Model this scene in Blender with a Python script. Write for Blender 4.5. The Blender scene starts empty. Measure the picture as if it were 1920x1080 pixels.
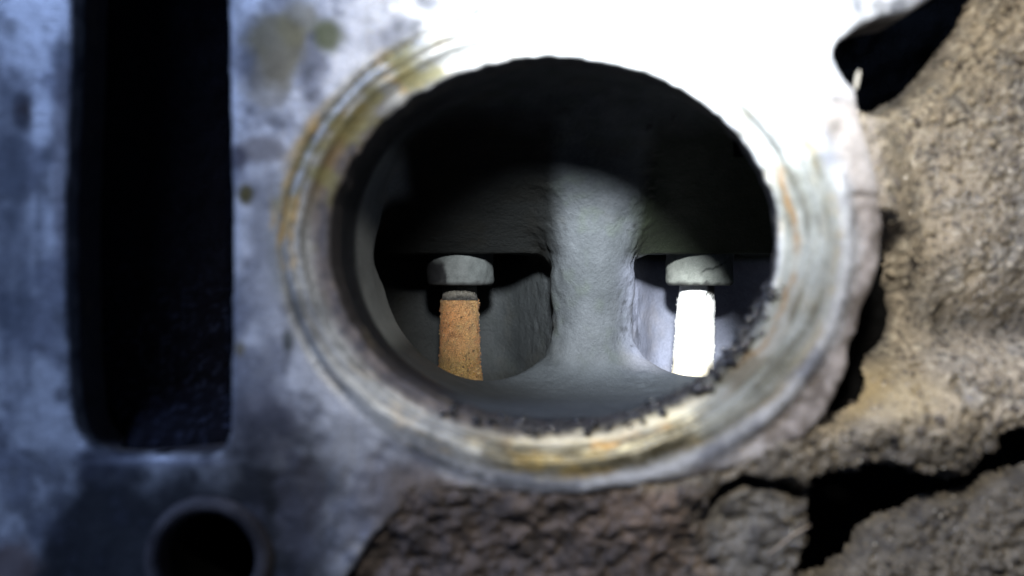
import bpy, bmesh, math, random
import numpy as np
from mathutils import Vector

# One Blender unit is one centimetre: the subject is a few centimetres across.
sc = bpy.context.scene
sc.unit_settings.system = 'METRIC'
sc.unit_settings.scale_length = 0.01
col = sc.collection
CAM = 7.5                                   # camera to machined face, cm

# ------------------------------------------------------------------ camera
cam = bpy.data.cameras.new('camera')
cam.sensor_width = 36.0
cam.lens = 36.0 * CAM / 9.6
cam.clip_start = 0.1
cam.clip_end = 500.0
cam.dof.use_dof = True
cam.dof.focus_distance = CAM + 4.1
cam.dof.aperture_fstop = 0.128
co = bpy.data.objects.new('camera', cam)
co.location = (0, -CAM, 0)
co.rotation_euler = (math.radians(90), 0, 0)
col.objects.link(co)
sc.camera = co

# ------------------------------------------------------------------ world, lamps, exposure
w = bpy.data.worlds.new('World'); sc.world = w; w.use_nodes = True
w.node_tree.nodes['Background'].inputs[0].default_value = (0.30, 0.42, 0.75, 1)
w.node_tree.nodes['Background'].inputs[1].default_value = 0.08
sc.view_settings.view_transform = 'Standard'
sc.view_settings.look = 'None'
sc.view_settings.exposure = 0.0
sc.view_settings.gamma = 1.0
sc.cycles.max_bounces = 5
sc.cycles.sample_clamp_indirect = 4.0

def aim(o, target):
    o.rotation_euler = (Vector(target) - o.location).to_track_quat('-Z', 'Y').to_euler()

TORCH = (0.45, -7.3, 4.75)
def spot(name, power, deg, blend, size, colr, target):
    l = bpy.data.lights.new(name, 'SPOT')
    l.energy = power; l.spot_size = math.radians(deg); l.spot_blend = blend
    l.shadow_soft_size = size; l.color = colr
    o = bpy.data.objects.new(name, l); o.location = TORCH; col.objects.link(o); aim(o, target)
spot('torch_spill', 5700, 80, 1.0, 0.5, (1.0, 0.95, 0.86), (2.6, 0, 1.0))
spot('torch_beam', 38000, 32, 1.0, 0.75, (0.90, 0.96, 1.0), (1.8, 4.5, 0.95))
dl = bpy.data.lights.new('daylight', 'AREA'); dl.shape = 'DISK'; dl.size = 14
dl.energy = 12500; dl.color = (0.40, 0.56, 1.0)
do = bpy.data.objects.new('daylight', dl); do.location = (-20, -20, 24); col.objects.link(do); aim(do, (-4.5, 0, 2))

# ------------------------------------------------------------------ numpy helpers
rng = np.random.default_rng(7)
_T = rng.random((64, 64, 64)).astype(np.float32)
def vnoise(P):
    i = np.floor(P).astype(np.int64); f = (P - i).astype(np.float32); f = f * f * (3 - 2 * f)
    i0 = i & 63; i1 = (i + 1) & 63
    x0, y0, z0 = i0[..., 0], i0[..., 1], i0[..., 2]; x1, y1, z1 = i1[..., 0], i1[..., 1], i1[..., 2]
    fx, fy, fz = f[..., 0], f[..., 1], f[..., 2]
    a = _T[x0, y0, z0] * (1 - fx) + _T[x1, y0, z0] * fx
    b = _T[x0, y1, z0] * (1 - fx) + _T[x1, y1, z0] * fx
    c = _T[x0, y0, z1] * (1 - fx) + _T[x1, y0, z1] * fx
    d = _T[x0, y1, z1] * (1 - fx) + _T[x1, y1, z1] * fx
    return (a * (1 - fy) + b * fy) * (1 - fz) + (c * (1 - fy) + d * fy) * fz
def fbm(P, freq, octv=4, seed=0, gain=0.5):
    P = np.asarray(P, dtype=np.float64)
    s = 0; a = 1.0; t = 0
    for k in range(octv):
        s = s + a * vnoise(P * freq + seed * 7.31 + k * 13.7); t += a; a *= gain; freq *= 2.03
    return s / t - 0.5                       # about -0.5 .. 0.5
def sstep(a, b, x):
    t = np.clip((x - a) / (b - a), 0, 1); return t * t * (3 - 2 * t)
def smin(a, b, k):
    h = np.clip(0.5 + 0.5 * (b - a) / k, 0, 1); return b * (1 - h) + a * h - k * h * (1 - h)
def smax(a, b, k): return -smin(-a, -b, k)
def mix(c0, c1, t):
    t = np.asarray(t)[..., None]; return np.asarray(c0) * (1 - t) + np.asarray(c1) * t

def W(px, py, d=0.0):
    """a point of the photograph at depth d behind the machined face -> world x, z"""
    s = (CAM + d) / CAM / 200.0
    return (np.asarray(px) - 960.0) * s, (540.0 - np.asarray(py)) * s
def poly(pts, d=0.0):
    p = np.array(pts, float); x, z = W(p[:, 0], p[:, 1], d); return np.stack([x, z], 1)
def smooth_poly(p, n=2):
    for _ in range(n):
        q = np.roll(p, -1, 0); p = np.stack([p * .75 + q * .25, p * .25 + q * .75], 1).reshape(-1, 2)
    return p
def sdpoly(X, Z, p):
    """signed distance to a polygon, negative inside"""
    d = np.full(X.shape, 1e9); s = np.ones(X.shape)
    n = len(p)
    for i in range(n):
        a = p[i]; b = p[i - 1]
        ex, ez = b[0] - a[0], b[1] - a[1]; wx, wz = X - a[0], Z - a[1]
        t = np.clip((wx * ex + wz * ez) / (ex * ex + ez * ez + 1e-12), 0, 1)
        d = np.minimum(d, (wx - ex * t) ** 2 + (wz - ez * t) ** 2)
        c1 = Z >= a[1]; c2 = Z < b[1]; c3 = ex * wz > ez * wx
        s = np.where((c1 & c2 & c3) | (~c1 & ~c2 & ~c3), -s, s)
    return s * np.sqrt(d)

def surface_nets(F, origin, h):
    """F sampled on a grid, solid where F < 0 -> verts, quads facing the empty side"""
    S = F < 0
    nx, ny, nz = F.shape
    c = np.zeros((nx - 1, ny - 1, nz - 1), np.int8)
    for i in (0, 1):
        for j in (0, 1):
            for k in (0, 1):
                c += S[i:nx - 1 + i, j:ny - 1 + j, k:nz - 1 + k]
    cells = np.argwhere((c > 0) & (c < 8))
    idx = np.full(c.shape, -1, np.int64); idx[tuple(cells.T)] = np.arange(len(cells))
    acc = np.zeros((len(cells), 3)); cnt = np.zeros(len(cells))
    corners = [(i, j, k) for i in (0, 1) for j in (0, 1) for k in (0, 1)]
    val = {o: F[cells[:, 0] + o[0], cells[:, 1] + o[1], cells[:, 2] + o[2]] for o in corners}
    for o in corners:
        for ax in range(3):
            if o[ax] == 0:
                e = list(o); e[ax] = 1; e = tuple(e)
                a, b = val[o], val[e]; m = (a < 0) != (b < 0)
                t = np.where(m, a / np.where(m, a - b, 1), 0)
                p = np.array(o, float)[None, :].repeat(len(cells), 0); p[:, ax] += t
                acc += p * m[:, None]; cnt += m
    V = (cells + acc / cnt[:, None]) * h + np.asarray(origin)
    quads = []
    for ax in range(3):
        u, v = (ax + 1) % 3, (ax + 2) % 3
        sl0 = [slice(None)] * 3; sl1 = [slice(None)] * 3
        sl0[ax] = slice(0, -1); sl1[ax] = slice(1, None)
        A = S[tuple(sl0)]; B = S[tuple(sl1)]
        E = np.argwhere(A != B)
        E = E[(E[:, u] > 0) & (E[:, v] > 0) & (E[:, u] < F.shape[u] - 1) & (E[:, v] < F.shape[v] - 1)]
        flip = A[tuple(E.T)]
        def cid(du, dv):
            q = E.copy(); q[:, u] -= du; q[:, v] -= dv; return idx[tuple(q.T)]
        q = np.stack([cid(1, 1), cid(0, 1), cid(0, 0), cid(1, 0)], 1)
        q = np.where(flip[:, None], q, q[:, ::-1])
        quads.append(q)
    Q = np.concatenate(quads); Q = Q[(Q >= 0).all(1)]
    return V, Q

def mesh_from(name, V, Q, colr=None, dirt=None, smooth=True):
    m = bpy.data.meshes.new(name)
    V = np.ascontiguousarray(V, np.float32); Q = np.ascontiguousarray(Q, np.int32)
    k = Q.shape[1]
    m.vertices.add(len(V)); m.vertices.foreach_set('co', V.ravel())
    m.loops.add(Q.size); m.loops.foreach_set('vertex_index', Q.ravel())
    m.polygons.add(len(Q)); m.polygons.foreach_set('loop_start', np.arange(0, Q.size, k, dtype=np.int32))
    m.polygons.foreach_set('use_smooth', np.full(len(Q), smooth))
    m.update(calc_edges=True); m.validate()
    if colr is not None:
        a = m.attributes.new('tint', 'FLOAT_COLOR', 'POINT')
        a.data.foreach_set('color', np.concatenate([np.clip(colr, 0.001, 0.95), np.ones((len(V), 1))], 1).astype(np.float32).ravel())
    if dirt is not None:
        a = m.attributes.new('dirt', 'FLOAT', 'POINT'); a.data.foreach_set('value', np.asarray(dirt, np.float32))
    return m

def obj(name, me, mat, parent=None):
    o = bpy.data.objects.new(name, me); col.objects.link(o); o.parent = parent
    if mat and not me.materials: me.materials.append(mat)
    return o
def thing(name, label, cat, loc=(0, 0, 0), group=None):
    o = bpy.data.objects.new(name, None); o.location = loc; o.empty_display_size = 0.3; col.objects.link(o)
    o['label'] = label; o['category'] = cat
    if group: o['group'] = group
    return o

# ------------------------------------------------------------------ materials
def N(nt, t, **kw):
    n = nt.nodes.new(t)
    for k, v in kw.items(): setattr(n, k, v)
    return n
def tint_material(name, rough=(0.35, 0.75), metal=(0.0, 0.0), spec=0.5, mottles=((6, 0.35), (40, 0.3)), bumps=((30, 0.4, 0.01),), stretch=(1, 1, 1), coat=0.0):
    """base colour from the mesh's own tint, broken up by noise; roughness and metal from its dirt"""
    m = bpy.data.materials.new(name); m.use_nodes = True; nt = m.node_tree; L = nt.links.new
    b = nt.nodes['Principled BSDF']
    at = N(nt, 'ShaderNodeAttribute', attribute_name='tint'); ad = N(nt, 'ShaderNodeAttribute', attribute_name='dirt')
    tc = N(nt, 'ShaderNodeTexCoord'); mp = N(nt, 'ShaderNodeMapping'); mp.inputs['Scale'].default_value = stretch
    L(tc.outputs['Object'], mp.inputs[0])
    c = at.outputs['Color']
    for s, amt in mottles:
        n = N(nt, 'ShaderNodeTexNoise'); n.inputs['Scale'].default_value = s; n.inputs['Detail'].default_value = 5; n.inputs['Roughness'].default_value = 0.65
        L(mp.outputs[0], n.inputs['Vector'])
        r = N(nt, 'ShaderNodeMapRange'); r.inputs[1].default_value = 0.3; r.inputs[2].default_value = 0.7
        r.inputs[3].default_value = 1 - amt; r.inputs[4].default_value = 1 + amt
        L(n.outputs[0], r.inputs[0])
        x = N(nt, 'ShaderNodeMix', data_type='RGBA', blend_type='MULTIPLY'); x.inputs[0].default_value = 1
        L(c, x.inputs[6]); L(r.outputs[0], x.inputs[7]); c = x.outputs[2]
    L(c, b.inputs['Base Color'])
    rr = N(nt, 'ShaderNodeMapRange'); rr.inputs[3].default_value = rough[0]; rr.inputs[4].default_value = rough[1]
    L(ad.outputs['Fac'], rr.inputs[0]); L(rr.outputs[0], b.inputs['Roughness'])
    mr = N(nt, 'ShaderNodeMapRange'); mr.inputs[3].default_value = metal[0]; mr.inputs[4].default_value = metal[1]
    L(ad.outputs['Fac'], mr.inputs[0]); L(mr.outputs[0], b.inputs['Metallic'])
    b.inputs['Specular IOR Level'].default_value = spec
    b.inputs['Coat Weight'].default_value = coat
    prev = None
    for s, st, dist in bumps:
        n = N(nt, 'ShaderNodeTexNoise'); n.inputs['Scale'].default_value = s; n.inputs['Detail'].default_value = 4; n.inputs['Roughness'].default_value = 0.6
        L(mp.outputs[0], n.inputs['Vector'])
        bp = N(nt, 'ShaderNodeBump'); bp.inputs['Strength'].default_value = st; bp.inputs['Distance'].default_value = dist
        L(n.outputs[0], bp.inputs['Height'])
        if prev: L(prev, bp.inputs['Normal'])
        prev = bp.outputs[0]
    if prev: L(prev, b.inputs['Normal'])
    return m

M_face = tint_material('machined_aluminium', spec=0.28, rough=(0.42, 0.8), metal=(0.55, 0.0), mottles=((5, 0.22), (26, 0.22)), bumps=((14, 0.35, 0.03), (70, 0.35, 0.008)))
M_cast = tint_material('sand_cast_crust', rough=(0.55, 0.85), spec=0.45, mottles=((17, 0.25), (60, 0.5)), bumps=((34, 0.8, 0.03), (80, 0.8, 0.012)))
M_port = tint_material('sooty_port', rough=(0.5, 0.7), spec=0.10, mottles=((3, 0.12), (30, 0.14)), bumps=((16, 0.5, 0.03), (45, 0.6, 0.012)))
M_slot = tint_material('black_passage', rough=(0.55, 0.75), spec=0.06, mottles=((8, 0.4), (50, 0.6)), bumps=((25, 0.8, 0.05), (80, 0.7, 0.01)))
M_guide = tint_material('sooty_guide', rough=(0.6, 0.75), spec=0.12, mottles=((9, 0.2), (60, 0.15)), bumps=((30, 0.35, 0.015), (90, 0.25, 0.005)))
M_stem = tint_material('valve_deposit', rough=(0.22, 0.5), spec=0.8, mottles=((10, 0.15), (45, 0.35), (90, 0.45)), bumps=((40, 1.0, 0.03), (80, 1.0, 0.02)))
M_grit = tint_material('glinting_grit', rough=(0.12, 0.3), spec=0.8, mottles=(), bumps=())
M_tar = tint_material('wet_black_grime', rough=(0.06, 0.3), spec=0.7, mottles=((20, 0.4),), bumps=((25, 0.6, 0.02),))
M_ash = tint_material('valve_ash', rough=(0.45, 0.7), spec=0.4, mottles=((12, 0.08), (50, 0.10)), bumps=((40, 0.6, 0.015),))
M_lint = tint_material('pale_lint', rough=(0.4, 0.5), spec=0.5, mottles=(), bumps=())

# ------------------------------------------------------------------ shared shapes of the port
LIP = (0.40, 0.44, 2.175, 1.79)              # centre x, centre z, half width, half height at the face
def tunnel(X, Y, Z):
    t = np.clip(Y / 3.2, 0, 1.4)
    s = sstep(0, 1, t)
    xl = -1.775 + 0.06 * s; xr = 2.575 + 1.15 * s
    cx = (xl + xr) / 2; rx = (xr - xl) / 2
    zb = -1.35 - 0.10 * s; zt = 2.23 + 0.25 * s
    cz = (zb + zt) / 2; rz = (zt - zb) / 2
    p = 2.0 + 0.45 * s
    q = (np.abs((X - cx) / rx) ** p + np.abs((Z - cz) / rz) ** p) ** (1 / p)
    return (q - 1) * 1.75
def lip_ratio(X, Z):
    return np.sqrt(((X - LIP[0]) / LIP[2]) ** 2 + ((Z - LIP[1]) / LIP[3]) ** 2)
GUIDES = ((-0.775, 4.5), (2.81, 4.5))

head = thing('cylinder_head', 'grimy aluminium engine cylinder head with open oval port, coolant slot and crusted casting', 'cylinder head', (0, 0, 0))

# ------------------------------------------------------------------ machined flange
FL = smooth_poly(poly([(-300, -320), (2000, -320), (1800, -60), (1745, -6), (1700, 20), (1640, 34), (1592, 52), (1560, 92), (1568, 130), (1594, 168), (1622, 235),
    (1648, 330), (1662, 420), (1645, 520), (1610, 615), (1585, 700), (1556, 775), (1500, 835), (1400, 872), (1280, 902), (1130, 926), (980, 934),
    (870, 922), (785, 940), (705, 1000), (655, 1060), (620, 1130), (590, 1420), (-300, 1420)]), 2)
SLOT = smooth_poly(poly([(143, -330), (138, 60), (128, 300), (124, 500), (130, 690), (136, 775), (150, 825), (185, 850), (230, 854), (340, 857), (405, 853), (426, 832), (431, 790), (434, 640), (436, 420), (430, 200), (422, -330)]), 2)
HOLE = (-2.85, -2.55, 0.44)
h = 0.03
xs = np.arange(-6.2, 4.9, h); zs = np.arange(-4.2, 4.0, h); ys = np.arange(-0.12, 0.68, h)
X2, Z2 = np.meshgrid(xs, zs, indexing='ij')
P2 = np.stack([X2, np.zeros_like(X2), Z2], -1)
wob = fbm(P2, 2.2, 4, 3)
edge_rag = sstep(0.9, 1.6, X2) * 0.0 + np.where((Z2 < -1.3) | (X2 > 2.4), 0.16, 0.03)
d_out = sdpoly(X2, Z2, FL) + wob * edge_rag
d_slot = -sdpoly(X2, Z2, SLOT) + fbm(P2, 5, 3, 5) * 0.03
d_hole = HOLE[2] - np.hypot(X2 - HOLE[0], Z2 - HOLE[1])
R2 = lip_ratio(X2, Z2)
# height of the machined top: worn steps round the port, a gasket groove, pitted unmachined rim at the right and bottom
rg = np.sqrt(((X2 - 0.5) / 2.65) ** 2 + ((Z2 - 0.40) / 2.26) ** 2)
ANG = np.arctan2(Z2 - LIP[1], X2 - LIP[0])
top = 0.05 * np.exp(-((rg - 1.0 + wob * 0.02) / 0.010) ** 2) * sstep(1.3, 0.3, X2) * sstep(-1.5, -0.6, Z2)
top = top + 0.10 * sstep(1.17, 1.02, R2 + wob * 0.04) + 0.03 * sstep(1.10, 1.085, R2 + wob * 0.05)
top = top + 0.035 * np.exp(-((R2 - 1.13 + wob * 0.05) / 0.012) ** 2)
ruin = sstep(1.0, 1.06, rg + wob * 0.06) * sstep(-2.6, -1.6, X2 + wob) * np.where(Z2 < 0.9, 1, 0.35) * sstep(2.3, 0.9, Z2) * sstep(-0.2, 0.5, np.maximum(X2 - 1.6, -Z2 - 1.35))
top = top + ruin * (0.05 + 0.16 * np.abs(fbm(P2, 3.2, 4, 9)) )
top = top + 0.012 * fbm(P2, 1.1, 3, 2)
grime_low = sstep(-1.55, -1.95, Z2 + wob * 0.5) * sstep(-0.9, -1.3, X2)
top = top - grime_low * (0.03 * np.abs(fbm(P2, 4, 4, 11)))
Y3 = ys[None, :, None]
F = smax(d_out[:, None, :], d_slot[:, None, :], 0.05)
F = smax(F, d_hole[:, None, :], 0.05)
tun = -(tunnel(X2[:, None, :], np.maximum(Y3, 0), Z2[:, None, :]) + 0.02) + (0.035 * fbm(P2, 4.5, 3, 21) + 0.05 * fbm(P2, 11, 3, 22))[:, None, :]
F = smax(F, tun, 0.06)
F = smax(F, top[:, None, :] - Y3, 0.05)
V, Q = surface_nets(F.astype(np.float32), (xs[0], ys[0], zs[0]), h)
del F, tun
keep_back = V[Q].mean(1)[:, 1] < 0.63
Q = Q[keep_back]

def face_colours(V):
    x, y, z = V[:, 0], V[:, 1], V[:, 2]
    px, py = x * 200 + 960, 540 - z * 200
    n1 = fbm(V, 1.3, 5, 1); n2 = fbm(V, 3.5, 5, 2); n3 = fbm(V, 9, 4, 3)
    st = fbm(V * np.array([5.0, 1, 0.7]), 1.2, 4, 4)
    c = mix((0.50, 0.51, 0.53), (0.20, 0.21, 0.24), sstep(-0.12, 0.2, n1 + 0.9 * n2))
    c = mix(c, (0.09, 0.095, 0.105), sstep(0.10, 0.26, n2 + 0.5 * n3 - 0.3 * n1) * 0.7)
    dirt = np.full(len(V), 0.18) + 0.3 * sstep(-0.1, 0.25, n2)
    def stain(cx, cy, rx, ry, colr, amt, dd=0.9, rag=0.9):
        nonlocal c, dirt
        r = np.hypot((px - cx) / rx, (py - cy) / ry) + rag * (n2 + 0.6 * n3)
        m = sstep(1.15, 0.55, r) * amt
        c = mix(c, colr, m); dirt = np.clip(dirt * (1 - m) + dd * m, 0, 1)
    # streaks on the strip left of the slot
    m = sstep(140, 100, px) * sstep(0.0, 0.22, st + 0.3 * n2) * 0.75
    c = mix(c, (0.10, 0.11, 0.13), m); dirt = np.maximum(dirt, m)
    m = sstep(0.12, 0.02, np.abs(n2 + 0.3 * n1 - 0.02)) * sstep(620, 480, px) * sstep(0.0, 0.2, fbm(V, 2.0, 3, 14)); c = mix(c, (0.11, 0.115, 0.12), m * 0.6)
    stain(40, 210, 22, 38, (0.03, 0.02, 0.02), 1.0, rag=0.5)
    stain(10, 400, 55, 330, (0.07, 0.08, 0.10), 0.75)
    stain(118, 300, 26, 240, (0.10, 0.09, 0.10), 0.6)
    # olive and grey stains between slot and port
    stain(520, 90, 70, 70, (0.16, 0.14, 0.07), 0.85)
    stain(560, 40, 45, 50, (0.20, 0.18, 0.09), 0.6)
    stain(612, 65, 38, 40, (0.10, 0.11, 0.04), 0.9)
    stain(500, 150, 50, 60, (0.18, 0.16, 0.11), 0.6)
    stain(490, 280, 55, 30, (0.12, 0.11, 0.11), 0.75)
    stain(461, 365, 20, 24, (0.07, 0.06, 0.02), 1.0, rag=0.5)
    stain(445, 295, 20, 26, (0.06, 0.06, 0.08), 0.9, rag=0.6)
    stain(540, 640, 14, 28, (0.03, 0.035, 0.03), 0.9, rag=0.5)
    stain(449, 655, 12, 16, (0.12, 0.10, 0.05), 0.8, rag=0.5)
    stain(500, 440, 40, 160, (0.16, 0.17, 0.19), 0.65)
    stain(500, 800, 90, 80, (0.10, 0.10, 0.12), 0.8)
    # oily black lower left, darkened further as if the light faded downwards
    low = sstep(740, 930, py + 260 * n1 + 160 * n2 + 0.10 * (px - 300)) * sstep(700, 560, px + 160 * n2)
    left_keep = sstep(190, 110, px + 0.55 * (py - 880) + 120 * n2)
    low = low * (1 - 0.92 * left_keep)
    c = mix(c, mix((0.006, 0.007, 0.009), (0.028, 0.030, 0.040), sstep(0.06, 0.25, n2 + 0.5 * n1)), low * 0.97); dirt = np.maximum(dirt, low)
    stain(300, 866, 160, 9, (0.22, 0.23, 0.27), 0.5, 0.4, rag=0.4)
    stain(20, 1060, 60, 60, (0.10, 0.07, 0.06), 0.9)
    stain(560, 960, 50, 120, (0.05, 0.05, 0.06), 0.75)
    # rings round the port
    r = np.sqrt(((x - LIP[0]) / LIP[2]) ** 2 + ((z - LIP[1]) / LIP[3]) ** 2)
    g = np.sqrt(((x - 0.5) / 2.65) ** 2 + ((z - 0.40) / 2.26) ** 2)
    ang = np.degrees(np.arctan2(z - LIP[1], x - LIP[0])) % 360
    rn = r + 0.05 * n2 + 0.03 * n3
    ringn = fbm(np.stack([ang / 9.0, r * 16, np.zeros_like(r)], 1), 1.0, 4, 8)
    line = np.exp(-((g - 1.0 + 0.02 * n2) / 0.011) ** 2) * sstep(-0.25, 0.1, n1 + n3) * sstep(120, 160, ang) * sstep(300, 250, ang)
    c = mix(c, (0.04, 0.045, 0.04), line * 0.85)
    strk = fbm(np.stack([ang / 11.0, r * 42, np.zeros_like(r)], 1), 1.0, 3, 18)
    band = sstep(1.27, 1.19, rn) * sstep(0.98, 1.02, r)
    c = mix(c, mix(mix((0.22, 0.23, 0.22), (0.10, 0.105, 0.10), sstep(-0.05, 0.2, n2 + 0.6 * strk)), (0.42, 0.43, 0.42), sstep(20, 60, ang) * sstep(150, 110, ang)), band * 0.75)  # band kept pale along the top, torch glare put into the colour
    gold = band * sstep(0.0, 0.16, ringn + 0.25 * n1) * (1 - 0.85 * sstep(40, 60, ang) * sstep(135, 115, ang)) * (1 - 0.75 * sstep(178, 200, ang) * sstep(262, 245, ang)) * (0.6 + 0.4 * sstep(245, 275, ang) * sstep(345, 320, ang))  # gold fades along the top, imitating glare that washes it out
    c = mix(c, mix((0.48, 0.29, 0.03), (0.12, 0.09, 0.015), sstep(-0.05, 0.2, n3 + n2)), gold * 0.95); dirt = np.maximum(dirt, gold * 0.6)
    low_arc = sstep(238, 268, ang) * sstep(352, 325, ang)
    c = mix(c, (0.13, 0.11, 0.055), band * low_arc * 0.8)
    c = mix(c, (0.045, 0.038, 0.02), band * sstep(0.04, 0.16, strk) * (0.25 + 0.7 * low_arc))
    c = mix(c, (0.50, 0.46, 0.30), band * sstep(0.04, 0.16, -strk) * low_arc * 0.85)
    dirt = dirt * (1 - band * low_arc * 0.7)
    amber = np.exp(-((rn - 1.09) / 0.02) ** 2) * sstep(0.02, 0.2, ringn + 0.1) * sstep(245, 270, ang)
    c = mix(c, (0.34, 0.17, 0.03), amber * 0.7)
    pale = np.exp(-((rn - 1.045) / 0.03) ** 2) * sstep(235, 265, ang) * sstep(352, 325, ang)
    c = mix(c, (0.55, 0.52, 0.42), pale * 0.6); dirt = np.maximum(dirt, pale * 0.4)
    dark = sstep(1.09, 1.03, rn) * sstep(130, 155, ang) * sstep(285, 250, ang)
    c = mix(c, mix((0.05, 0.045, 0.05), (0.12, 0.10, 0.09), sstep(-0.1, 0.2, n3)), dark * 0.92); dirt = np.maximum(dirt, dark * 0.8)
    rust_left = np.exp(-((rn - 1.075) / 0.03) ** 2) * sstep(140, 152, ang) * sstep(180, 160, ang)
    c = mix(c, (0.16, 0.10, 0.03), rust_left * 0.85)
    tar = sstep(1.035, 1.0, rn) * sstep(228, 250, ang) * sstep(352, 335, ang)
    c = mix(c, (0.02, 0.02, 0.022), tar * 0.95); dirt = np.maximum(dirt, tar * 0.5)
    # unmachined pinkish grey rim at the right and bottom
    ru = sstep(1.0, 1.07, g + 0.06 * n2) * sstep(0.0, 0.5, np.maximum(x - 1.7, -z - 1.4) + 0.4 * n2)
    ru = ru * sstep(2.1, 1.6, z) * sstep(-1.7, -0.9, x)
    rc = mix((0.23, 0.205, 0.19), (0.10, 0.085, 0.075), sstep(-0.12, 0.2, n2 + 0.6 * n3))
    rc = mix(rc, (0.34, 0.33, 0.32), sstep(0.05, 0.25, n1) * 0.5)
    rc = mix(rc, (0.10, 0.08, 0.07), sstep(0.6, -1.4, x) * 0.8)
    c = mix(c, rc, ru); dirt = np.maximum(dirt, ru)
    gr = sstep(1.55, 1.9, x + 0.3 * n2) * sstep(1.5, 1.0, z) * band
    c = mix(c, mix((0.17, 0.18, 0.17), (0.085, 0.085, 0.07), sstep(-0.1, 0.2, n2 + strk)), gr * 0.9); dirt = np.maximum(dirt, gr * 0.9)
    br = np.exp(-((rn - 1.055) / 0.012) ** 2) * (sstep(318, 335, ang) + sstep(38, 22, ang)) * sstep(-0.2, 0.1, ringn)
    c = mix(c, (0.14, 0.07, 0.015), np.clip(br, 0, 1) * 0.85); dirt = np.maximum(dirt, np.clip(br, 0, 1))
    olive = band * sstep(100, 120, ang) * sstep(190, 170, ang) * sstep(-0.02, 0.14, n2 + 0.5 * ringn)
    c = mix(c, (0.17, 0.16, 0.07), olive * 0.75); dirt = np.maximum(dirt, olive * 0.7)
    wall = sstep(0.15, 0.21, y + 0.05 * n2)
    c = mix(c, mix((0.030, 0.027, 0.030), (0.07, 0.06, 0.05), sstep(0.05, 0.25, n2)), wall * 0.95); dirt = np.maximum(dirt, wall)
    return c, dirt
c, d = face_colours(V)
obj('machined_face', mesh_from('machined_face', V, Q, c, d), M_face, head)

# ------------------------------------------------------------------ port: tunnel, septum and two bowls, one smooth cast wall
h = 0.04
xs = np.arange(-2.7, 4.7, h); ys = np.arange(0.56, 6.4, h); zs = np.arange(-2.7, 2.7, h)
X, Y, Z = np.meshgrid(xs, ys, zs, indexing='ij')
X = X.astype(np.float32); Y = Y.astype(np.float32); Z = Z.astype(np.float32)
T = tunnel(X, Y, Z)
T = smax(T, Y - (4.0 - 0.40 * np.clip(Z + 0.5, -0.5, 2)), 0.5)
scoop = np.hypot(np.maximum(Y - 2.4, 0) / 1.95, np.minimum(Z - 0.65, 0) / 2.15) - 1      # the floor curves up into the septum
T = smax(T, scoop * 1.8, 0.22)
rz = 2.62 - 0.138 * Y * Y
roof = Z - (np.maximum(rz, 0.49 + 0 * rz))
BOWLS = ((-0.78, 4.42, 1.55), (2.96, 4.42, 1.42))
void = T
for bx, by, br in BOWLS:
    rr = np.hypot(X - bx, Y - by)
    void = smin(void, rr - br * np.sqrt(np.maximum(1 - ((Z + 0.25) / 1.55) ** 2, 0.50)), 0.15 + 0.75 * sstep(-0.1, 0.45, Z))
void = smax(void, roof, 0.20)
for (gx, gy), sx in zip(GUIDES, (0.14, -0.14)):
    rec = smax(np.hypot(X - gx - sx, Y - 5.05) - 0.92, np.maximum(Z - 1.15, -0.6 - Z), 0.1)
    void = smin(void, rec, 0.04)
A0 = np.array((1.13, 3.85, -0.5)); A1 = np.array((1.10, 3.40, 1.75)); AB = A1 - A0        # the septum's nose, leaning forward to the roof
tt = np.clip(((X - A0[0]) * AB[0] + (Y - A0[1]) * AB[1] + (Z - A0[2]) * AB[2]) / (AB @ AB), 0, 1)
nose = np.sqrt((X - A0[0] - tt * AB[0]) ** 2 + (Y - A0[1] - tt * AB[1]) ** 2 + (Z - A0[2] - tt * AB[2]) ** 2) - (0.30 + 0.16 * tt)
void = smax(void, -nose, 0.65)
wedge = (np.abs(X - 1.12) - (0.42 + 0.60 * np.maximum(Y - 4.15, 0))) * 0.9                # the divider thickens towards its root
wedge = smax(wedge, 4.0 - Y, 0.2)
void = smax(void, -wedge, 0.15)
void = smax(void, Y - 5.5, 0.3)
void = smax(void, -2.45 - Z, 0.1)
V, Q = surface_nets((-void).astype(np.float32), (xs[0], ys[0], zs[0]), h)
del X, Y, Z, T, roof, void, rr, rec
# roughen where the cast flanks of the septum were left unblended
m = bpy.data.meshes.new('tmp'); m.from_pydata(V.tolist(), [], Q.tolist()); m.update()
nrm = np.empty(len(V) * 3, np.float32); m.vertices.foreach_get('normal', nrm); nrm = nrm.reshape(-1, 3); bpy.data.meshes.remove(m)
fl = np.exp(-((np.abs(V[:, 0] - 1.12) - 0.62) / 0.22) ** 2) * sstep(2.6, 3.1, V[:, 1])
V = V + nrm * (0.03 * fbm(V, 2.0, 3, 31) + (0.06 * fl + 0.006) * fbm(V * np.array([1.6, 1.6, 0.9]), 7.5, 3, 32))[:, None]
n1 = fbm(V, 1.2, 4, 41); n2 = fbm(V, 5, 4, 42)
c = mix((0.066, 0.072, 0.080), (0.045, 0.050, 0.055), sstep(-0.2, 0.2, n1 + 0.4 * n2))
c = mix(c, (0.055, 0.066, 0.055), sstep(0.0, 0.25, n2) * 0.4)
beam_pale = sstep(1.35, 1.9, V[:, 0] + 0.3 * n1) * sstep(0.55, 0.2, V[:, 2]) * sstep(3.05, 3.5, V[:, 1])
c = mix(c, (0.17, 0.18, 0.235), beam_pale * (0.75 + 0.5 * n2))  # the beam's brightness in the right bowl put into a paler colour
bowl_shade = sstep(0.85, 0.45, V[:, 0] + 0.3 * n1) * sstep(2.95, 3.2, V[:, 1]); c = mix(c, (0.013, 0.0145, 0.015), bowl_shade * 0.9)  # sooty left bowl darkened further to imitate the dimmer light there
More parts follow.
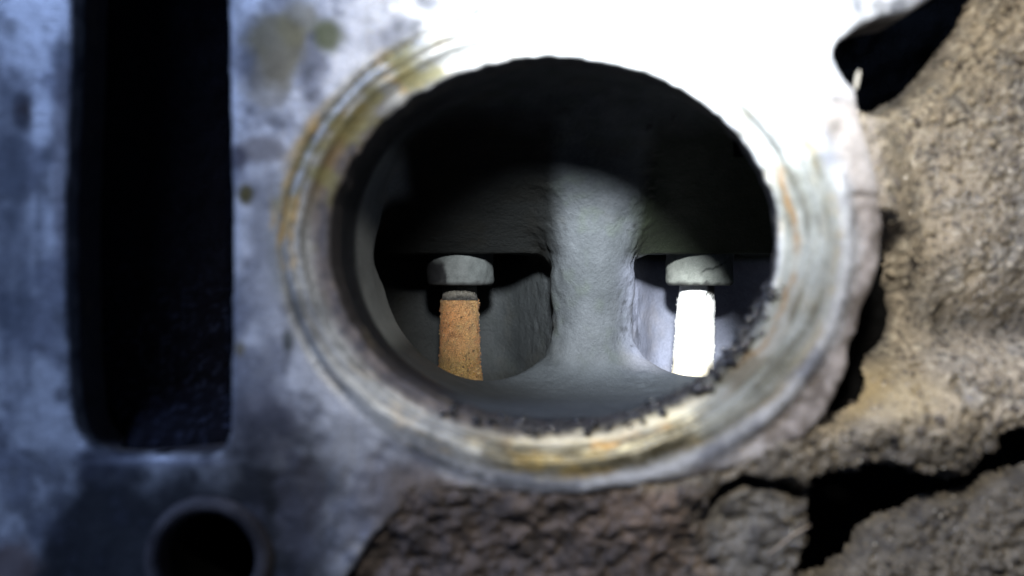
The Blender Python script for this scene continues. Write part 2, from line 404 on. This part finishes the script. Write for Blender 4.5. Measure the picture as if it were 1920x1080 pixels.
roof_shade = sstep(0.42, 0.72, np.abs(V[:, 0] - 1.12) + 0.15 * n1) * sstep(0.40, 0.5, V[:, 2]) * sstep(1.7, 2.4, V[:, 1] + 0.5 * n1); c = mix(c, mix((0.0065, 0.007, 0.007), (0.017, 0.021, 0.013), sstep(1.2, 1.7, V[:, 0])), roof_shade * 0.97)  # sooty roof darkened further, its shade put into the colour
br = sstep(0.05, 0.25, fbm(V, 2.2, 4, 46)); c = c * (1 + br[:, None] * np.array([0.05, 0.0, -0.07]))
cr = sstep(0.16, 0.26, fbm(V, 8, 3, 47)) * np.exp(-((np.abs(V[:, 0] - 1.12) - 0.6) / 0.25) ** 2); c = mix(c, (0.012, 0.012, 0.012), cr * 0.8)
floor_tone = sstep(-0.75, -1.15, V[:, 2] + 0.3 * n1) * sstep(3.9, 3.3, V[:, 1]); c = mix(c, (0.045, 0.051, 0.058), floor_tone * 0.95)  # floor tint set to imitate how much light reaches it
lit_strip = sstep(1.35, 1.7, V[:, 1] + 0.3 * n1) * sstep(-1.25, -1.5, V[:, 0]) * sstep(3.3, 3.0, V[:, 1]); c = mix(c, (0.21, 0.225, 0.23), lit_strip * 0.9)  # cleaner wall strip, lightened further to look torch lit
oil = sstep(1.55, 1.25, V[:, 1] + 0.3 * n1) * sstep(-0.3, -0.9, V[:, 0]) + sstep(0.85, 0.62, V[:, 1] + 0.4 * n2) * sstep(-0.2, -0.8, V[:, 2])
oil = np.clip(oil, 0, 1)
c = mix(c, (0.016, 0.017, 0.022), oil * 0.95)
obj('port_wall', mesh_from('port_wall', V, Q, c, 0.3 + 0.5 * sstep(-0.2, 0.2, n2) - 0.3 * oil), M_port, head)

def ico(sub):
    bm = bmesh.new(); bmesh.ops.create_icosphere(bm, subdivisions=sub, radius=1.0)
    v = np.array([q.co[:] for q in bm.verts]); f = np.array([[q.index for q in p.verts] for p in bm.faces]); bm.free(); return v, f
def beads(name, pts, radii, sub, colours, seed, mat, jag=0.5, smooth=True, parent=None):
    v0, f0 = ico(sub); r = np.random.default_rng(seed); VV, FF, CC = [], [], []
    for k, (p, rad) in enumerate(zip(pts, radii)):
        s = rad * (1 + jag * (r.random(3) - 0.5)); bump = 1 + jag * 0.6 * (r.random((len(v0), 1)) - 0.5)
        a = r.random() * 6.28; ca, sa = math.cos(a), math.sin(a)
        vv = v0 * bump * s; vv = np.stack([vv[:, 0] * ca - vv[:, 2] * sa, vv[:, 1], vv[:, 0] * sa + vv[:, 2] * ca], 1)
        VV.append(vv + p); FF.append(f0 + k * len(v0)); CC.append(np.repeat(colours[k][None], len(v0), 0))
    V = np.concatenate(VV); o = obj(name, mesh_from(name, V, np.concatenate(FF), np.concatenate(CC), np.full(len(V), 0.3), smooth), mat, parent or head)
    o['kind'] = 'stuff'; return o

# ------------------------------------------------------------------ lathes: guides, stems, bolt hole
def lathe(profile, seg=72, axis='z', wob=0.0, freq=6, seed=0, cap=True):
    """profile: list of (radius, height); returns verts, quads around local z (or y)"""
    pr = np.array(profile, float)
    a = np.linspace(0, 2 * math.pi, seg, endpoint=False)
    R = pr[:, 0][:, None]; H = pr[:, 1][:, None] + 0 * a[None]
    V = np.stack([R * np.cos(a), R * np.sin(a), H], -1)
    if wob:
        k = fbm(V + seed, freq, 4, seed); V[..., :2] *= (1 + wob * k / np.maximum(R, 0.05))[..., None]
    n = len(pr); V = V.reshape(-1, 3)
    i = np.arange(n - 1)[:, None] * seg; j = np.arange(seg)[None]; j2 = (j + 1) % seg
    Q = np.stack([i + j, i + j2, i + seg + j2, i + seg + j], -1).reshape(-1, 4)
    if axis == 'y': V = V[:, [0, 2, 1]]; Q = Q[:, ::-1]
    return V, Q
def dense(profile, step):
    out = [profile[0]]
    for a, b in zip(profile, profile[1:]):
        n = max(1, int(math.hypot(b[0] - a[0], b[1] - a[1]) / step))
        out += [(a[0] + (b[0] - a[0]) * t / n, a[1] + (b[1] - a[1]) * t / n) for t in range(1, n + 1)]
    return out

for k, (gx, gy) in enumerate(GUIDES):
    prof = dense([(0.30, 0.05), (0.32, 0.0), (0.455, 0.0), (0.485, 0.025), (0.495, 0.06), (0.495, 1.2)], 0.03)
    V, Q = lathe(prof, 90, wob=0.05, freq=7, seed=50 + k)
    n1 = fbm(V + k * 5, 4, 4, 51); n2 = fbm(V + k * 5, 12, 3, 52)
    c = mix((0.07, 0.075, 0.075), (0.055, 0.06, 0.06), sstep(-0.2, 0.2, n1)) if k == 0 else mix((0.20, 0.21, 0.19), (0.15, 0.16, 0.145), sstep(-0.2, 0.2, n1))  # left guide tinted darker, right one paler, to imitate the torch's falloff
    a = np.degrees(np.arctan2(V[:, 1], V[:, 0]))
    if k == 0:                                # flaked black patch at its left edge
        fl = sstep(-112, -118, a + 40 * n1) * sstep(0.42, 0.30, V[:, 2] + 0.3 * n1); c = mix(c, (0.006, 0.006, 0.007), fl * 0.97)
    else:                                     # a hairline crack in the coating
        crack = np.exp(-((V[:, 2] - 0.25 - 0.004 * (a + 80) - 0.12 * n2) / 0.012) ** 2) * sstep(-105, -95, a) * sstep(-50, -60, a); c = mix(c, (0.03, 0.03, 0.03), crack * 0.9)
    edge = sstep(0.06, 0.02, V[:, 2] + 0.12 * n2); c = mix(c, (0.03, 0.03, 0.03), edge * 0.8)
    V = V + np.array([0, 0, 0.035])
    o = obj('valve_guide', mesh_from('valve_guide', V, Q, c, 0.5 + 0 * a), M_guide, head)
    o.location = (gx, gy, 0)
    o['label'] = 'sooty valve guide tinted dark as if dimly lit, with a flaked edge' if k == 0 else 'valve guide tinted pale as if brightly lit, with a hairline crack'

def valve(gx, gy, label, rusty, lean):
    v = thing('engine_valve', label, 'valve', (gx, gy, -2.2), 'valves inside the port')
    # local z 0 at the valve's head, stem rising into its guide
    prof = dense([(0.02, 0.0), (1.05, 0.0), (1.12, 0.06), (1.10, 0.14), (0.80, 0.26), (0.52, 0.46), (0.36, 0.72), (0.305, 1.05), (0.297, 1.4), (0.285, 1.8), (0.280, 2.02)], 0.03)
    V, Q = lathe(prof, 84, wob=0.035, freq=7, seed=60 + rusty)
    k0 = fbm(V, 5, 3, 66); V[:, :2] *= (1 + 0.07 * k0)[:, None]; n1 = fbm(V, 2.5, 4, 61 + rusty); n2 = fbm(V, 11, 4, 62 + rusty); n3 = fbm(V, 30, 2, 63)
    if rusty:
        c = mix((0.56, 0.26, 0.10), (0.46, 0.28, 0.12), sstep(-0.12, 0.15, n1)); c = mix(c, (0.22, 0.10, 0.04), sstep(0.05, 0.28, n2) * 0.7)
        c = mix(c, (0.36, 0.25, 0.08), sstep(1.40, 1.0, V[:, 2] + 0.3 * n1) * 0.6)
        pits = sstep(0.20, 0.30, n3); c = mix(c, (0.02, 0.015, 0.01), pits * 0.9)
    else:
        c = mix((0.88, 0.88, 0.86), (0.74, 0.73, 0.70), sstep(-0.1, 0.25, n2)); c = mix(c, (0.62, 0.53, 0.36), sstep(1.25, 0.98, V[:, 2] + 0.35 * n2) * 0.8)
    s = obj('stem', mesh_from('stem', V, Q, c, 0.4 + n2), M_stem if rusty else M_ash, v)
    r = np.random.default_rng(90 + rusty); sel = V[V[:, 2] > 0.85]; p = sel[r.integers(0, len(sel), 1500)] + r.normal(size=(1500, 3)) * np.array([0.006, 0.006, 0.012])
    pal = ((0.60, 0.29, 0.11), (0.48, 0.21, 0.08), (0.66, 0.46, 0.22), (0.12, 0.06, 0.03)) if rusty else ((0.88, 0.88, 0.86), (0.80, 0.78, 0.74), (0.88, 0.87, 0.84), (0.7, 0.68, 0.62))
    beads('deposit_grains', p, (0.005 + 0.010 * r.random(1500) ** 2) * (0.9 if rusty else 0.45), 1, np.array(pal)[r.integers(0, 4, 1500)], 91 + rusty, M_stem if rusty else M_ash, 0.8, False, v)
    # the neck just below the guide, where the guide has worn the deposit
    prof = dense([(0.285, 2.02), (0.268, 2.03), (0.262, 2.06), (0.26, 2.2), (0.258, 2.9)], 0.02)
    V, Q = lathe(prof, 84, wob=0.02, freq=9, seed=70 + rusty)
    n1 = fbm(V, 6, 4, 71); n2 = fbm(V, 16, 3, 72); a = np.degrees(np.arctan2(V[:, 1], V[:, 0]))
    if rusty:
        c = mix((0.17, 0.155, 0.13), (0.09, 0.085, 0.078), sstep(-0.1, 0.2, n1)); c = mix(c, (0.03, 0.03, 0.03), sstep(2.08, 2.04, V[:, 2] + 0.12 * n1) * 0.85)
    else:
        c = mix((0.74, 0.74, 0.72), (0.55, 0.55, 0.54), sstep(-0.1, 0.2, n1)); ch = sstep(-78, -64, a + 40 * n2) * sstep(2.06, 2.12, V[:, 2] + 0.25 * n2); c = mix(c, (0.04, 0.035, 0.03), ch * 0.95)
    b = obj('worn_neck', mesh_from('worn_neck', V, Q, c, 0.4 + n2), M_stem if rusty else M_ash, v)
    b['label'] = 'worn grey band above the rust' if rusty else 'pale neck with a black chip'
    v.rotation_euler = (0, lean, 0)
    return v
valve(GUIDES[0][0] - 0.01, GUIDES[0][1], 'valve with rusty orange pitted stem hanging from the sooty guide tinted dark', 1, 0.0)
valve(GUIDES[1][0] - 0.14, GUIDES[1][1], 'valve with chalk white glaring stem below the cracked guide', 0, 0.045)

# bolt hole low at the left: raised rim and black bore
V, Q = lathe(dense([(0.62, 0.06), (0.60, -0.005), (0.56, -0.05), (0.50, -0.06), (0.455, -0.03), (0.43, 0.05), (0.425, 0.12)], 0.02), 110, axis='y', wob=0.03, freq=4, seed=80)
n1 = fbm(V, 3, 4, 81)
rim = obj('bolt_hole', mesh_from('bolt_hole', V, Q, mix((0.055, 0.05, 0.052), (0.02, 0.018, 0.02), sstep(-0.1, 0.2, n1)), 0.8 + 0 * n1), M_face, head)
rim.location = (HOLE[0], 0, HOLE[1])
V, Q = lathe(dense([(0.43, 0.10), (0.43, 2.6), (0.02, 2.8)], 0.1), 80, axis='y', wob=0.01, freq=4, seed=82)
V[:, 0:3:2] *= (1 - 0.03 * (np.sin(V[:, 1] * 42) > 0))[:, None]
obj('bore', mesh_from('bore', V, Q, np.full((len(V), 3), 0.012), np.full(len(V), 0.6)), M_slot, rim)

# coolant slot: side walls and a sloping floor
sp = SLOT
seg = np.linalg.norm(np.roll(sp, -1, 0) - sp, axis=1); cum = np.concatenate([[0], np.cumsum(seg)])
t = np.linspace(0, cum[-1], 420, endpoint=False)
spc = np.vstack([sp, sp[:1]])
ring = np.stack([np.interp(t, cum, spc[:, 0]), np.interp(t, cum, spc[:, 1])], 1)
deps = np.linspace(0.10, 2.6, 60)
cen = ring.mean(0)
V = np.concatenate([np.stack([ring[:, 0] + 0.03 * np.sign(cen[0] - ring[:, 0]) * -1, np.full(len(ring), dd), ring[:, 1]], 1) for dd in deps])
n1 = fbm(V, 4, 4, 90); V[:, 0] += 0.05 * n1; V[:, 2] += 0.05 * fbm(V, 4, 4, 91)
n = len(ring); i = np.arange(len(deps) - 1)[:, None] * n; j = np.arange(n)[None]; j2 = (j + 1) % n
Q = np.stack([i + j, i + n + j, i + n + j2, i + j2], -1).reshape(-1, 4)
fx = np.arange(-4.35, -2.4, 0.03); fz = np.arange(-1.75, 4.4, 0.03)
A, B = np.meshgrid(fx, fz, indexing='ij')
dep = 0.72 + 0.55 * (A + 4.1) - 0.75 * sstep(-1.0, -1.62, B) * sstep(-4.1, -3.6, A) + 0.10 * fbm(np.stack([A, 0 * A, B], -1), 3, 4, 92)
FV = np.stack([A, dep, B], -1).reshape(-1, 3)
na, nb = A.shape; ii = (np.arange(na - 1)[:, None] * nb + np.arange(nb - 1)[None]).ravel()
FQ = np.stack([ii, ii + nb, ii + nb + 1, ii + 1], 1) + len(V)
V = np.concatenate([V, FV]); Q = np.concatenate([Q, FQ])
n1 = fbm(V, 3, 4, 93)
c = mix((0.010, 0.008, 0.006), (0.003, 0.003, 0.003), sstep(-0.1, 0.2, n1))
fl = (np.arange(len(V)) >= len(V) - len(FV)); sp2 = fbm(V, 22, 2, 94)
c = np.where(fl[:, None], mix((0.006, 0.006, 0.009), (0.022, 0.025, 0.04), sstep(0.06, 0.24, sp2) * sstep(0.6, -0.6, V[:, 2] + n1)), c)  # faint blue reflections speckled into the floor's colour
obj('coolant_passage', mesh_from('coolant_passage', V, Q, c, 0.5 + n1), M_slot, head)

# ------------------------------------------------------------------ rough casting at the right and bottom
h = 0.022
xs = np.arange(-2.2, 7.0, h); zs = np.arange(-4.4, 4.4, h)
X, Z = np.meshgrid(xs, zs, indexing='ij')
P = np.stack([X, 0 * X, Z], -1)
q1 = fbm(P, 1.4, 4, 100); q2 = fbm(P, 4, 4, 101); q3 = fbm(P, 11, 3, 102)
lowz = sstep(-1.2, -1.8, Z)
XW = X + (0.10 + 0.16 * lowz) * q2 + 0.04 * q3; ZW = Z + (0.10 + 0.20 * lowz) * fbm(P, 4, 4, 103) + 0.04 * q3
px, py = X * 200 + 960, 540 - Z * 200
dfl = sdpoly(X, Z, FL)                        # distance outside the flange
H = 0.08 + 0.80 * sstep(0.0, 0.9, dfl) + 0.10 * sstep(0.9, 2.2, dfl)
low = sstep(640, 740, py)
H = H * (1 - low) + low * (0.12 + 0.18 * sstep(0.05, 0.6, dfl) + 0.25 * sstep(1700, 2000, px))
ledge = sstep(1560, 1610, px + 30 * q2) * sstep(1900, 1800, px + 60 * q2) * sstep(520, 640, py) * sstep(900, 800, py)
H = H * (1 - ledge) + ledge * (0.80 - 0.62 * sstep(695, 790, py + 50 * q2))
H = H + 0.25 * sstep(700, 620, py) * sstep(450, 640, py) * sstep(1560, 1720, px)
bot = sstep(880, 920, py) * sstep(1350, 1250, px)
H = H * (1 - bot) + bot * (0.10 + 0.18 * sstep(930, 1080, py))
rl = sstep(920, 980, py) * sstep(1540, 1620, px)
H = H * (1 - rl) + rl * (0.55 + 0.25 * q1)
def pocket(pts, roll, d=0.0, n=2, soft=0.10, grow=0.0):
    """an opening in the crust: its lip rolls inwards by roll, the recess behind is wider than the opening"""
    global H
    s = sdpoly(XW, ZW, smooth_poly(poly(pts, d), n)) - grow
    H = H + roll * sstep(soft * 0.4, -soft, s)
    return s + soft
def dent(pts, depth, soft_in, d=0.0, n=2):
    global H
    s = sdpoly(XW, ZW, smooth_poly(poly(pts, d), n)); H = H + (depth - H) * sstep(0.03, -soft_in, s)
s_kid = pocket([(1500, 90), (1560, 20), (1700, -30), (1850, -90), (1845, -20), (1800, 40), (1765, 92), (1715, 136), (1650, 156), (1600, 166), (1540, 160)], 0.45, 0.35, soft=0.16, grow=0.32)
s_cre = pocket([(1600, 455), (1672, 440), (1702, 510), (1706, 600), (1684, 678), (1645, 735), (1605, 762), (1540, 760), (1540, 600)], 0.40, 0.25, soft=0.14, grow=0.25)
s_cav = pocket([(1535, 886), (1600, 880), (1700, 882), (1785, 892), (1850, 905), (1890, 860), (1990, 790), (2060, 900), (1895, 925), (1838, 962), (1765, 985), (1700, 1015), (1645, 1055), (1600, 1110), (1490, 1120), (1518, 1010), (1516, 930)], 0.25, 0.2, soft=0.06)
dent([(1332, 950), (1352, 915), (1395, 893), (1450, 900), (1530, 905), (1525, 950), (1470, 928), (1420, 926), (1375, 940), (1340, 985)], 0.65, 0.10, 0.15)
dent([(1325, 960), (1345, 980), (1335, 1030), (1350, 1090), (1310, 1090), (1318, 1020)], 0.45, 0.12, 0.15)
rb = np.hypot((px - 1428) / 95, (py - 1020) / 92) + 0.25 * q2
bossm = sstep(1.15, 0.85, rb) * 0.8
H = H * (1 - bossm) + bossm * (0.30 + 0.05 * q1)
for (cx, cy, rx, ry, dp) in ((860, 955, 60, 6, 0.10), (1870, 740, 34, 40, 0.18), (1885, 600, 16, 40, 0.10)):
    r = np.hypot((px - cx) / rx, (py - cy) / ry) + 1.2 * q2
    H = H + dp * sstep(1.2, 0.5, r)
rough_amt = 0.07 + 0.16 * sstep(640, 860, py) + 0.06 * sstep(1800, 1900, px)
H = H - rough_amt * (q2 * 0.6 + q3 * 0.6) - 0.075 * fbm(P, 13, 3, 104) - 0.10 * q1 - lowz * (0.22 * np.abs(fbm(P, 2.4, 4, 106)) + 0.06 * fbm(P, 6.5, 3, 107))
V = np.stack([X, H, Z], -1).reshape(-1, 3)
nx, nz = X.shape
ii = (np.arange(nx - 1)[:, None] * nz + np.arange(nz - 1)[None])
keep = (dfl[:-1, :-1] > -0.16) & (np.minimum(s_kid, np.minimum(s_cre, s_cav))[:-1, :-1] > 0)
ii = ii[keep]
Q = np.stack([ii, ii + nz, ii + nz + 1, ii + 1], 1)
def casting_colours(V):
    x, z = V[:, 0], V[:, 2]; px, py = x * 200 + 960, 540 - z * 200
    n1 = fbm(V, 1.1, 4, 110); n2 = fbm(V, 4, 5, 111); n3 = fbm(V, 14, 3, 112)
    c = mix((0.40, 0.335, 0.245), (0.27, 0.235, 0.185), sstep(-0.15, 0.2, n1 + 0.5 * n2))
    n4 = fbm(V, 26, 2, 113)
    c = mix(c, (0.24, 0.235, 0.22), sstep(0.0, 0.25, n2 + 0.5 * n3) * 0.5)
    c = mix(c, (0.07, 0.06, 0.05), sstep(0.10, 0.22, n4 + 0.35 * n3) * 0.9)
    c = mix(c, (0.55, 0.49, 0.38), sstep(0.12, 0.24, -n4 + 0.3 * n3) * 0.85)
    pk = sstep(1740, 1600, px + 120 * n2) * sstep(150, 250, py) * sstep(720, 600, py)
    c = mix(c, mix((0.30, 0.265, 0.245), (0.20, 0.17, 0.155), sstep(-0.1, 0.2, n2)), pk * 0.7)
    sand = np.exp(-((py - 745 - 40 * n1) / 45) ** 2) * sstep(1560, 1640, px) * sstep(1880, 1760, px)
    c = mix(c, (0.46, 0.36, 0.20), sand * 0.8)
    lo = sstep(780, 860, py + 70 * n2)
    lc = mix((0.115, 0.100, 0.078), (0.048, 0.042, 0.036), sstep(-0.12, 0.18, n2 + 0.4 * n3)); lc = mix(lc, (0.22, 0.175, 0.11), sstep(0.12, 0.3, n3 - 0.3 * n2) * 0.6)
    c = mix(c, lc, lo * 0.9)
    rd = sstep(900, 930, py + 40 * n2) * sstep(1420, 1250, px + 90 * n2)
    rc = mix((0.095, 0.074, 0.064), (0.036, 0.029, 0.027), sstep(-0.12, 0.18, n2 + 0.5 * n3)); rc = mix(rc, (0.20, 0.14, 0.10), sstep(1000, 1300, px) * sstep(0.0, 0.25, n3 - n2) * 0.7)
    c = mix(c, rc, rd)
    bs = sstep(1.05, 0.9, np.hypot((px - 1428) / 95, (py - 1020) / 92) + 0.4 * n2)
    c = mix(c, mix((0.13, 0.125, 0.115), (0.07, 0.065, 0.06), sstep(-0.15, 0.2, n2 + 0.5 * n3)), bs * 0.7)
    gk = sstep(0.12, 0.28, fbm(V, 2.6, 4, 115)) * sstep(760, 880, py); c = mix(c, (0.03, 0.027, 0.025), gk * 0.8)
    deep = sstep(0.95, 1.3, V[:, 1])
    c = mix(c, (0.015, 0.014, 0.014), deep * 0.9)  # hollows darken with depth, shade put into the colour
    return c, np.clip(0.6 + n3 + n2, 0.1, 1)
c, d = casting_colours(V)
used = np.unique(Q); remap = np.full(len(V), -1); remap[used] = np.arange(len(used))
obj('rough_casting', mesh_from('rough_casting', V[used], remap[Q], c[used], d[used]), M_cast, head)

for (x0, x1, z0, z1, dp) in ((2.7, 7.5, 1.6, 5.2, 2.2), (3.06, 4.3, -1.6, 1.0, 1.2), (2.5, 6.6, -3.9, -1.3, 2.4)):  # near-black sheets added behind the openings so they read as deep shade
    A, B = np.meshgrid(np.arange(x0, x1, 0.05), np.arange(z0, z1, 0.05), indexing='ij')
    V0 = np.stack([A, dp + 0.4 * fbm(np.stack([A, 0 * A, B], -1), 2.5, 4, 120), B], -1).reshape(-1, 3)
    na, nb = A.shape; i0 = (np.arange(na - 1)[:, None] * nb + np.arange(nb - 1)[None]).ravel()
    obj('recess_shade_sheet', mesh_from('recess_shade_sheet', V0, np.stack([i0, i0 + nb, i0 + nb + 1, i0 + 1], 1), np.full((len(V0), 3), 0.004), np.full(len(V0), 0.6)), M_slot, head)

# ------------------------------------------------------------------ loose grains: grit on the casting, wet black beads on the lip
r = np.random.default_rng(5)
cand = V[used][(V[used][:, 0] > 2.6) & (V[used][:, 1] < 0.95) & (np.abs(V[used][:, 2]) < 3.2) & (V[used][:, 0] < 5.6)]
pick = cand[r.integers(0, len(cand), 3200)]
rad = 0.004 + 0.012 * r.random(3200) ** 3
cc = np.array([[(0.34, 0.28, 0.19), (0.06, 0.05, 0.04), (0.5, 0.46, 0.38), (0.2, 0.16, 0.11)][i] for i in r.integers(0, 4, 3200)])
beads('grit', pick, rad, 1, cc, 6, M_grit, 0.8, False)
pick = cand[r.integers(0, len(cand), 2600)] + np.array([0, 0.008, 0])
cc = np.array([[(0.30, 0.25, 0.18), (0.12, 0.10, 0.08), (0.38, 0.32, 0.23), (0.22, 0.18, 0.13)][i] for i in r.integers(0, 4, 2600)]) * np.where(pick[:, 2] < -1.4, 0.4, 1.0)[:, None]
beads('crust_grains', pick, 0.014 + 0.032 * r.random(2600) ** 4, 1, cc, 16, M_cast, 0.9, True)
pts, rad = [], []
for k in range(950):
    a = math.radians(240 + 108 * r.random() ** 0.9); rr = 1.012 + 0.012 * r.normal()
    d0 = 0.08 + 0.46 * r.random()
    pts.append((LIP[0] + LIP[2] * rr * math.cos(a), d0, LIP[1] + LIP[3] * rr * math.sin(a))); rad.append(0.010 + 0.042 * r.random() ** 4)
beads('lip_grime', np.array(pts), rad, 2, np.array([(0.016, 0.016, 0.018)] * len(pts)), 8, M_tar, 0.7)

# ------------------------------------------------------------------ lint and a metal sliver lying on the head
def strand(name, label, pts, rad, colr, cat='fibre'):
    p = np.array(pts, float); n = 28
    t = np.linspace(0, 1, n); tt = np.linspace(0, 1, len(p))
    q = np.stack([np.interp(t, tt, p[:, i]) for i in range(3)], 1)
    for _ in range(6): q[1:-1] = (q[:-2] + 2 * q[1:-1] + q[2:]) / 4
    base = q[0].copy(); q = q - base
    tan = np.gradient(q, axis=0); tan /= np.linalg.norm(tan, axis=1)[:, None] + 1e-9
    u = np.cross(tan, (0.3, 1, 0.1)); u /= np.linalg.norm(u, axis=1)[:, None]; v = np.cross(tan, u)
    a = np.linspace(0, 2 * math.pi, 8, endpoint=False)
    R = rad * np.sin(np.clip(t * 0.9 + 0.05, 0, 1) * math.pi)[:, None, None] ** 0.4
    V = (q[:, None] + R * (np.cos(a)[None, :, None] * u[:, None] + np.sin(a)[None, :, None] * v[:, None])).reshape(-1, 3)
    i = np.arange(n - 1)[:, None] * 8; j = np.arange(8)[None]; j2 = (j + 1) % 8
    Q = np.stack([i + j, i + j2, i + 8 + j2, i + 8 + j], -1).reshape(-1, 4)
    o = obj(name, mesh_from(name, V, Q, np.tile(colr, (len(V), 1)), np.zeros(len(V))), M_lint); o.location = base
    o['label'] = label; o['category'] = cat
    return o
def pt(px, py, d):
    x, z = W(px, py, d); return (float(x), d, float(z))
strand('metal_sliver', 'tiny pale sliver sticking up at the kidney shaped recess near the top right', [pt(1604, 168, 0.10), pt(1607, 150, 0.06), pt(1611, 132, 0.0)], 0.022, (0.45, 0.42, 0.36), 'sliver')
strand('lint_fibre', 'thin curved hair on the tan casting right of the sandy ledge', [pt(1790, 690, 0.35), pt(1806, 710, 0.25), pt(1812, 745, 0.2), pt(1800, 770, 0.25)], 0.005, (0.5, 0.47, 0.4))
strand('lint_fibre', 'straight pale hair lying across the round boss at the bottom edge', [pt(1440, 1040, 0.2), pt(1490, 1000, 0.18), pt(1520, 985, 0.22)], 0.005, (0.5, 0.4, 0.3))
